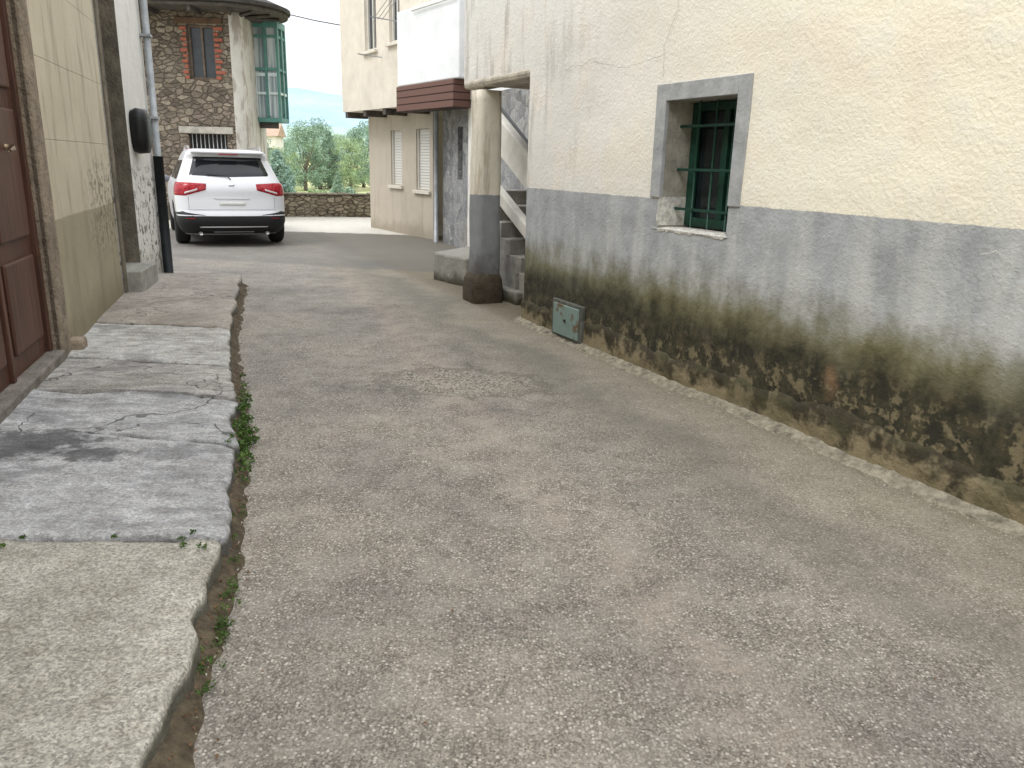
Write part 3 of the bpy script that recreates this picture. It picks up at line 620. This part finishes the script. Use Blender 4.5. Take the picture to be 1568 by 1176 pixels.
# ================================================================ foliage
def leafmat(name,a,b,c):
    m=Mat(name,.6); n=m.noise(.9,2,.6); n2=m.noise(9,1,.6)
    k=m.mix(n,lin(a),lin(b)); k=m.mix(m.ma('MULTIPLY',m.ss(n2,.5,.7),.5),k,lin(c)); m.base(k)
    m.b.inputs['Specular IOR Level'].default_value=.25
    return m.m
def leaves(centres,radii,count,size,zsq=.8):
    C=np.repeat(np.array(centres),count,axis=0); R=np.repeat(np.array(radii),count)
    N=len(C); d=rng.normal(size=(N,3)); d/=np.linalg.norm(d,axis=1)[:,None]
    r=R*rng.uniform(.25,1,N)**.55; P=C+d*r[:,None]*np.array([1,1,zsq])
    a=rng.normal(size=(N,3)); a/=np.linalg.norm(a,axis=1)[:,None]; b=np.cross(a,rng.normal(size=(N,3))); b/=np.linalg.norm(b,axis=1)[:,None]
    s=size*rng.uniform(.6,1.3,N)[:,None]
    v=np.empty((N,4,3)); v[:,0]=P-a*s; v[:,1]=P-b*s*.5; v[:,2]=P+a*s; v[:,3]=P+b*s*.5
    return v.reshape(-1,3),np.arange(N*4).reshape(-1,4)
def tree_data(kind,H,seed):
    random.seed(seed); cs=[];rs=[]; tv=[];tf=[]
    def limb(p,q,r0,r1,n=7):
        b=len(tv); p=Vector(p);q=Vector(q); d=(q-p).normalized(); u=d.orthogonal().normalized(); w=d.cross(u)
        for k,(c,r) in enumerate(((p,r0),((p+q)/2+Vector((random.uniform(-.1,.1)*H*.1,)*3),(r0+r1)/2),(q,r1))):
            for i in range(n): t=2*math.pi*i/n; tv.append(tuple(c+u*r*math.cos(t)+w*r*math.sin(t)))
        for k in range(2):
            for i in range(n): tf.append((b+k*n+i,b+k*n+(i+1)%n,b+(k+1)*n+(i+1)%n,b+(k+1)*n+i))
    if kind=='conifer':
        limb((0,0,-.3),(0,0,H*.95),.03*H,.004*H)
        for k in range(34):
            h=.06+.92*k/34; R=H*.26*(1-h)**.8+.05
            for j in range(5):
                t=random.uniform(0,6.28); rr=R*random.uniform(.4,1); cs.append((rr*math.cos(t),rr*math.sin(t),h*H-.08*rr)); rs.append(R*.38+.1)
                if k%3==0: limb((0,0,h*H),(rr*math.cos(t),rr*math.sin(t),h*H-.08*rr),.008*H,.003*H,5)
        cnt=40; sz=H*.017
    else:
        limb((0,0,-.3),(0,0,H*.35),.03*H,.02*H)
        for k in range(58):
            t=random.uniform(0,6.28); e=random.uniform(-1.15,1.4); R=H*.34*random.uniform(.35,1.05)
            c=(R*math.cos(t)*math.cos(e),R*math.sin(t)*math.cos(e),H*.50+H*.42*math.sin(e)*random.uniform(.8,1.05)); cs.append(c); rs.append(H*random.uniform(.08,.14))
            if k%4==0: limb((0,0,H*.25),c,.009*H,.003*H,5)
        cnt=150; sz=H*.012
    v,f=leaves(cs,rs,cnt,sz); nt_=len(tv)
    me=bpy.data.meshes.new(kind+'_mesh'); me.from_pydata(tv+[tuple(x) for x in v],[],tf+[tuple(int(i)+nt_ for i in q) for q in f])
    return me,len(tf)
bark=simple('bark',lin('#6f675c'),.95,0,.3,6,.6,.02)
def mk(kind,H,seed,mat):
    me,nf=tree_data(kind,H,seed); me.materials.append(bark); me.materials.append(mat)
    idx=np.ones(len(me.polygons),dtype=np.int32); idx[:nf]=0; me.polygons.foreach_set('material_index',idx); return me
lg=leafmat('leaf_mid','#8ea37c','#a5b98f','#b8caa1'); ly=leafmat('leaf_light','#a6b97d','#bccd90','#cfdba8'); ld=leafmat('leaf_dark','#7c9682','#93ab94','#a5baa3'); lb_=leafmat('leaf_blue','#7e988f','#98b2a4','#b0c8bb')  # leaf greens paled: distant mist is painted into the colours
md=[mk('broadleaf',9,1,lg),mk('broadleaf',8,2,ly),mk('broadleaf',10,3,ld)]; mc=[mk('conifer',10,4,ld),mk('conifer',7,5,lb_)]
def place(me,name,x,y,z,s=1,rz=0,zs=1):
    o=bpy.data.objects.new(name,me); S.collection.objects.link(o); o.location=(x,y,z); o.scale=(s,s,s*zs); o.rotation_euler=(0,0,rz); return o
for (r,D,me,nm,s) in [(-.262,88,2,'tree',.78),(-.244,92,2,'tree',.84),(-.232,95,3,'conifer_tree',.72),(-.207,90,0,'tree',.70),(-.190,100,2,'tree',.86),(-.276,100,1,'tree',.56),(-.295,95,0,'tree',.58),(-.318,90,2,'tree',.62),(-.17,95,2,'tree',.8),(-.225,125,0,'tree',.9),(-.252,125,1,'tree',.85),(-.198,125,1,'tree',.95),(-.345,95,0,'tree',.8),(-.12,95,1,'tree',.8),(-.06,95,2,'tree',.8),(.02,95,0,'tree',.8),(-.28,130,2,'tree',.75),(-.305,130,0,'tree',.75)]:
    m_=md[me] if me<3 else mc[0]
    place(m_,nm,r*D,D,-2.0,s,D*1.7,.95)
place(mc[1],'blue_conifer_tree',-.296*34,34,-2.0,.56,1); place(mc[1],'blue_conifer_tree',-.284*38,38,-2.0,.46,2)
place(mc[0],'conifer_tree',-.222*58,58,-2.1,.28,3)
def shrub(name,x,y,z,r,mat,cnt=260,size=.05,h=.7):
    random.seed(int(abs(x*100)+y)); cs=[(x+random.uniform(-r,r)*.9,y+random.uniform(-r,r)*.5,z+random.uniform(.1,h)*r) for _ in range(12)]
    v,f=leaves(cs,[r*random.uniform(.3,.5) for _ in cs],cnt,size); me=bpy.data.meshes.new(name); me.from_pydata(v.tolist(),[],f.tolist()); me.materials.append(mat); return link(bpy.data.objects.new(name,me))
for i,(r,D,z,rad,mt) in enumerate([(-.285,26,-1.7,1.1,ly),(-.262,25,-1.7,1.1,ly),(-.24,27,-1.7,1.2,ly),(-.215,28,-1.7,1.2,lg),(-.195,27,-1.7,1.1,ly),(-.27,34,-2,1.4,lg),(-.245,38,-2,1.4,ly),(-.215,40,-2,1.5,ly),(-.185,38,-2,1.4,lg),(-.30,30,-1.8,1.3,lg),(-.16,28,-1.8,1.2,ly),(-.235,52,-2.1,1.2,lg),(-.20,55,-2.1,1.3,lg),(-.265,55,-2.1,1.2,ly),(-.25,72,-2.1,1.0,lg),(-.215,78,-2.1,1.2,ld)]):
    shrub('shrub',r*D,D,z,rad,mt,280,.035+.0009*D)
DH=empty('distant_house',(-38.5,118,-1.6),(1,.1))
hw=simple('distant_white',lin('#dedbd3'),.9,0,.08,.5,0); hr=simple('distant_roof',lin('#b09684'),.9,0,.2,1,0)
box('walls',-4,4,-3,3,0,6.0,hw,DH,0); mesh('roof',[(-4.4,-3.4,6.0),(4.4,-3.4,6.0),(4.4,3.4,6.0),(-4.4,3.4,6.0),(-4.4,0,7.8),(4.4,0,7.8)],[(0,1,5,4),(2,3,4,5),(0,4,3),(1,2,5)],hr,DH)
for x in (-3,-1,1,3):
    for z in (.9,3.2): box('window',x-.45,x+.45,-3.05,-2.99,z,z+1.2,wg.m,DH,0)
wl1=leafmat('weed_leaf','#34491f','#4d6a2e','#6b8a42')
def clump(name,pts,cnt,size,rad,mat,h=.06):
    cs=[];rs=[]
    for (x,y,k) in pts:
        for _ in range(k): cs.append((x+random.uniform(-.04,.05),y+random.uniform(-.07,.07),.02+random.uniform(0,h))); rs.append(rad*random.uniform(.5,1.1))
    v,f=leaves(cs,rs,cnt,size,.6); me=bpy.data.meshes.new(name); v[:,2]=np.maximum(v[:,2],.012); me.from_pydata(v.tolist(),[],f.tolist()); me.materials.append(mat); return link(bpy.data.objects.new(name,me))
clump('kerb_weeds',[(kx(y)+.04,y,n_) for y,n_ in [(3.45,1),(3.55,2),(3.7,4),(3.8,5),(3.9,6),(4.0,7),(4.1,6),(4.2,4),(4.3,5),(4.4,4),(4.55,2),(4.65,2),(4.85,1),(5.0,1),(5.2,1)]],34,.010,.042,wl1,.07)
clump('kerb_weeds',[(kx(y)+.05,y,n_) for y,n_ in [(1.95,3),(2.05,4),(2.15,4),(2.25,5),(2.35,3),(2.5,3),(2.65,2),(2.9,1),(3.1,2),(3.2,1)]],30,.006,.028,wl1,.02)
o=clump('joint_weeds',[(-1.8,2.61,2),(-1.52,2.63,1),(-1.23,2.66,2),(-1.16,2.67,2),(-1.42,3.72,2)],24,.007,.018,wl1,.008); o.location.z=.1
lit=simple('dry_leaves',lin('#6a4f3b'),.9,0,.5,30,0); grit=simple('pale_grit',lin('#aaa497'),.9,0,.35,30,0)
def flakes(name,P,mat,lo,hi,zf=lambda x,y:rz(x,y)+.006):
    v=[];f=[]
    for (x,y) in P:
        a=random.uniform(0,6.28); s_=random.uniform(lo,hi); z=zf(x,y)
        b=len(v); v+=[(x+s_*math.cos(a),y+s_*math.sin(a),z),(x+s_*.5*math.cos(a+1.6),y+s_*.5*math.sin(a+1.6),z+.006),(x-s_*math.cos(a),y-s_*math.sin(a),z+.003),(x-s_*.5*math.cos(a+1.6),y-s_*.5*math.sin(a+1.6),z+.007)]; f.append((b,b+1,b+2,b+3))
    return mesh(name,v,f,mat)
# gutter fill: gently sloping dirt against the kerb, fading into the asphalt
def bank(name,prof,mat):     # prof rows: list of (x,y,z) tuples, same length
    v=[];f=[];n=len(prof[0])
    for r in prof: v+=r
    for i in range(len(prof)-1):
        for j in range(n-1): a=i*n+j; f.append((a,a+1,a+n+1,a+n))
    return mesh(name,v,f,mat,None,True)
rows=[]
for y in np.arange(-1,9.4,.03):
    y=float(y); w=.07+.06*abs(mn.noise(Vector((y*2.1,0,0))))+.03*mn.noise(Vector((y*9,0,0))); b0=kx(y)-.05; r=[]
    for t,h in ((0,.062),(.35,.046),(.6,.028),(.8,.012),(1,-.006)):
        x=b0+(w+.05)*t; r.append((x,y,rz(x,y)+h+(.010*mn.noise(Vector((x*18,y*18,0))) if t<1 else 0)))
    rows.append(r)
bank('gutter_dirt',rows,dirt)
rows=[]
for s_ in np.arange(-.3,8,.035):
    s_=float(s_); w=max(.05,.10+.07*mn.noise(Vector((s_*2,3,0)))+.04*mn.noise(Vector((s_*9,3,0)))); r=[]
    for t,h in ((-.03,.040),(.02,.036),(w*.5,.020),(w*.8,.009),(w,-.006)):
        x=.18+.4396*s_-.8982*t; y=7.46-.8982*s_-.4396*t; r.append((x,y,rz(x,y)+h+(.012*mn.noise(Vector((x*16,y*16,0))) if t<w else 0)))
    rows.append(r)
bank('wall_foot_rubble',rows,simple('wall_foot_dirt',lin('#989180'),.95,0,.5,18,.9,.02))
pts=[(kx(y)+abs(random.gauss(0,.045))+.015,y) for y in np.arange(1.2,9.3,.015) if random.random()<.8]
def gz(x,y): return rz(x,y)+max(.006,.058-.45*max(0,x-kx(y)+.03))
flakes('leaf_litter',pts,lit,.004,.012,gz)
flakes('leaf_litter',[(random.uniform(-1,2),random.uniform(1.4,9)) for _ in range(110)],lit,.003,.010)
P_=[]
for s_ in np.arange(-.2,6,.010):
    d_=.09+abs(random.gauss(0,.07)); P_.append((.18+.4396*s_-.8982*d_,7.46-.8982*s_-.4396*d_))
flakes('stone_grit',P_,grit,.003,.010,lambda x,y:rz(x,y)+.014)
flakes('stone_grit',[(kx(y)+.05+abs(random.gauss(0,.06)),y) for y in np.arange(1,9.3,.03)],grit,.003,.008,gz)
tube('overhead_cable',[(-6.0+.9*i,21+.0*i,4.95-.35*math.sin(math.pi*i/6)) for i in range(7)],.012,blk,None,6)

# ================================================================ car
SL=[(.20,.80,.28,4.45,6),(.30,.88,.08,4.6,6),(.42,.92,.0,4.68,6),(.56,.93,-.01,4.69,6),(.62,.94,.05,4.69,6),(.85,.945,.09,4.65,5.5),(1.0,.93,.10,4.45,5.5),(1.08,.91,.13,4.0,5.5),(1.16,.87,.18,3.65,5.5),(1.35,.79,.34,3.2,5.5),(1.52,.72,.47,2.75,5.5),(1.57,.70,.40,2.6,5.5),(1.62,.67,.40,2.45,5.5),(1.665,.62,.52,2.3,5),(1.685,.5,.8,2.1,4)]
SA=np.array(SL)
def par(z): return [float(np.interp(z,SA[:,0],SA[:,k])) for k in (1,2,3,4)]
def surf(z,u):
    w,yr,yf,n=par(z); u=u%4; R=.26
    if u<1: x=-1+2*u;y=-1
    elif u<2: x=1;y=-1+2*(u-1)
    elif u<3: x=1-2*(u-2);y=1
    else: x=-1;y=1-2*(u-3)
    X=x*w; L=(yf-yr)/2; Y=y*L
    ax=abs(X)-(w-R); ay=abs(Y)-(L-R)
    if ax>0 and ay>0:
        m_=max(ax,ay); l=math.hypot(ax,ay); k=R*(m_/R)/l if l>0 else 1
        X=math.copysign(w-R+ax*k,X); Y=math.copysign(L-R+ay*k,Y)
    crown=.07*(X/w)**2
    Y=Y-math.copysign(crown,Y)*min(1,max(0,(abs(Y)-(L-.8))/.8))
    X=X*(1-.05*(Y/L)**2)
    return Vector((X,(yr+yf)/2+Y,z))
car=empty('parked_car',(-4.78,13.52,0)); car.rotation_euler=(0,0,math.atan2(.42,.907)); car.scale=(.985,.985,.96)
wp=Mat('white_car_paint',.3); wp.base(col(.66,.67,.70)); wp.b.inputs['Coat Weight'].default_value=.4; wp.b.inputs['Coat Roughness'].default_value=.08
bp=Mat('black_cladding',.6); bp.base(col(.018,.018,.02)); cg=Mat('car_glass',.08); cg.base(col(.010,.012,.014)); cg.b.inputs['Specular IOR Level'].default_value=.35
rl=Mat('red_tail_lens',.15); rl.base(rl.mix(rl.ss(rl.noise(25),.4,.6),col(.24,.010,.018),col(.40,.025,.035))); sv=Mat('silver_trim',.3); sv.base(col(.6,.6,.62)); sv.b.inputs['Metallic'].default_value=.8
rub_=Mat('tyre_rubber',.85); rub_.base(col(.02,.02,.02)); lens=Mat('clear_lens',.15); lens.base(col(.6,.56,.57))
us=[i/28 for i in range(28)]+[1+i/60 for i in range(60)]+[2+i/28 for i in range(28)]+[3+i/60 for i in range(60)]
zs=[]
for a,b in zip(SL,SL[1:]):
    n=max(1,int((b[0]-a[0])/.04)); zs+=[a[0]+(b[0]-a[0])*i/n for i in range(n)]
zs.append(SL[-1][0]); n=len(us)
v=[surf(z,u) for z in zs for u in us]; f=[(j*n+i,j*n+(i+1)%n,(j+1)*n+(i+1)%n,(j+1)*n+i) for j in range(len(zs)-1) for i in range(n)]
f.append(tuple(range(n))[::-1]); f.append(tuple(range((len(zs)-1)*n,len(zs)*n)))
body=mesh('body',v,f,wp.m,car,True)
body.data.materials.append(bp.m)
cut=[]
for yy in (.95,3.68):
    cv=[];cf=[];k=32
    for x in (-1.1,1.1):
        for i in range(k): t=2*math.pi*i/k; cv.append((x,yy+.42*math.cos(t),.36+.42*math.sin(t)))
    for i in range(k): cf.append((i,(i+1)%k,k+(i+1)%k,k+i))
    cf.append(tuple(range(k))[::-1]); cf.append(tuple(range(k,2*k)))
    o=mesh('cut',cv,cf,bp.m,car); cut.append(o)
    b=body.modifiers.new('bo','BOOLEAN'); b.object=o; b.operation='DIFFERENCE'; b.solver='EXACT'
try:
    bpy.context.view_layer.update(); dg=bpy.context.evaluated_depsgraph_get()
    nm_=bpy.data.meshes.new_from_object(body.evaluated_get(dg))
    if len(nm_.polygons)>500: body.modifiers.clear(); body.data=nm_
except Exception as e: print(e)
body.modifiers.clear()
for o in cut: bpy.data.objects.remove(o)
def patch(name,zf0,zf1,u0,u1,mat,off=.006,nu=24,nz=8):
    v=[];f=[]
    for j in range(nz+1):
        for i in range(nu+1):
            u=u0+(u1-u0)*i/nu; a=zf0(u) if callable(zf0) else zf0; b=zf1(u) if callable(zf1) else zf1; z=a+(b-a)*j/nz
            p=surf(z,u); du=surf(z,u+.004)-surf(z,u-.004); dz=surf(z+.01,u)-surf(z-.01,u); nn=du.cross(dz).normalized()
            edge=(j in(0,nz) or i in (0,nu)); v.append(p+nn*(off if not edge else -.004))
    for j in range(nz):
        for i in range(nu): a=j*(nu+1)+i; f.append((a,a+1,a+nu+2,a+nu+1))
    return mesh(name,v,f,mat,car,True)
patch('rear_window',lambda u:1.19+.03*abs(2*u-1),1.55,.07,.93,cg.m,.008)
for sgn,nm in ((0,'l'),(1,'r')):
    def zz0(u):
        q=u if u<2 else u-4; q=q if q>.5 else 1-q
        return .88+.14*max(0,(.92-q)/.25)
    def zz1(u):
        q=u if u<2 else u-4; q=q if q>.5 else 1-q
        return 1.12-.03*max(0,(.92-q)/.25)
    a,b=(.73,1.085) if sgn else (-.085,.27)
    patch('tail_light_'+nm,zz0,zz1,a,b,rl.m,.012)
    patch('tail_light_inner_'+nm,lambda u:zz0(u)+.03,lambda u:zz0(u)+.08,(.80 if sgn else .06),(.94 if sgn else .20),lens.m,.016,10,4)
patch('rear_bumper_lower',.21,.56,-.12,1.12,bp.m,.010,60,8)
patch('bumper_corner_l',.56,lambda u:.56+.07*max(0,1-abs(((u if u<2 else u-4))-.02)/.22),-.12,.25,bp.m,.009,20,3)
patch('bumper_corner_r',.56,lambda u:.56+.07*max(0,1-abs(u-.98)/.22),.75,1.12,bp.m,.009,20,3)
patch('skid_trim',.345,.375,.16,.84,sv.m,.020,30,3); patch('skid_lower',.25,.29,.28,.72,sv.m,.016,20,3)
for a in (.05,.84): patch('bumper_reflector',.49,.525,a,a+.11,rl.m,.018,8,2)
patch('number_plate',.71,.80,.37,.63,simple('plate_white',lin('#c9c9c6'),.4,0,.03,5,0),.014,10,3)
patch('tailgate_chrome',.835,.855,.33,.67,sv.m,.014,20,2)
patch('tailgate_seam_b',.648,.656,.06,.94,bp.m,.004,20,2)
for a in (.105,.89): patch('tailgate_seam_v',.65,.90,a,a+.005,bp.m,.004,2,8)
patch('badge',1.05,1.10,.47,.53,sv.m,.014,8,4)
tube('rear_wiper',[(0,.165,1.17),(-.05,.20,1.22),(-.38,.235,1.245)],.009,bp.m,car,6)
for a,b in ((1.10,1.34),(1.36,1.52),(1.54,1.66)):
    patch('side_window_r',lambda u:1.13,lambda u:1.50,a,b,cg.m,.006,14,6); patch('side_window_l',lambda u:1.13,lambda u:1.50,5-b,5-a,cg.m,.006,14,6)
patch('side_cladding_r',.22,.40,1.30,1.70,bp.m,.012,20,4); patch('side_cladding_l',.22,.40,3.30,3.70,bp.m,.012,20,4)
patch('windscreen',1.18,1.56,2.10,2.90,cg.m,.008)
box('rear_spoiler',-.60,.60,.345,.62,1.60,1.645,wp.m,car,.018); box('high_brake_light',-.16,.16,.338,.36,1.585,1.60,rl.m,car,.003)
for x in (-.60,.60): tube('roof_rail',[(x,.85,1.655),(x,.95,1.715),(x*1.02,1.7,1.72),(x,2.3,1.70),(x,2.4,1.64)],.018,sv.m,car,8)
mdk=simple('mirror_dark',lin('#6a6c70'),.3,0,.1,5,0)
for x in (-1,1):
    v=[];f=[];
    for j in range(9):
        ph_=math.pi*j/8
        for i in range(12):
            t=2*math.pi*i/12; v.append((x*.99+.11*math.sin(ph_)*math.cos(t),3.0+.06*math.sin(ph_)*math.sin(t),1.10+.075*math.cos(ph_)))
    for j in range(8):
        for i in range(12): f.append((j*12+i,j*12+(i+1)%12,(j+1)*12+(i+1)%12,(j+1)*12+i))
    mesh('wing_mirror',v,f,mdk,car,True)
    tube('exhaust_pipe',[(x*.55,.10,.24),(x*.55,.35,.24)],.035,sv.m,car,10)
def wheel(x,y):
    s=1 if x>0 else -1; v=[];f=[];k=36
    prof=[(.20,-.02),(.26,0),(.33,.0),(.362,-.03),(.368,-.07),(.368,-.16),(.362,-.20),(.33,-.235),(.2,-.235)]
    for r,o in prof:
        for i in range(k): t=2*math.pi*i/k; v.append((x+s*o,y+r*math.cos(t),.368+r*math.sin(t)))
    for j in range(len(prof)-1):
        for i in range(k): f.append((j*k+i,j*k+(i+1)%k,(j+1)*k+(i+1)%k,(j+1)*k+i))
    mesh('tyre',v,f,rub_.m,car,True)
    v=[(x-s*.03,y,.368)];f=[]
    for i in range(20):
        t=2*math.pi*i/20; r=.24 if i%4<2 else .10; v.append((x-s*.035,y+r*math.cos(t),.368+r*math.sin(t)))
    for i in range(20): f.append((0,1+i,1+(i+1)%20))
    mesh('rim_spokes',v,f,sv.m,car)
    mesh('rim_dark',[(x-s*.07,y+.25*math.cos(2*math.pi*i/k),.368+.25*math.sin(2*math.pi*i/k)) for i in range(k)],[tuple(range(k))],bp.m,car)
for x in (-.925,.925):
    for y in (.95,3.68): wheel(x,y)
box('underbody',-.68,.68,.35,4.3,.19,.5,bp.m,car,.02)
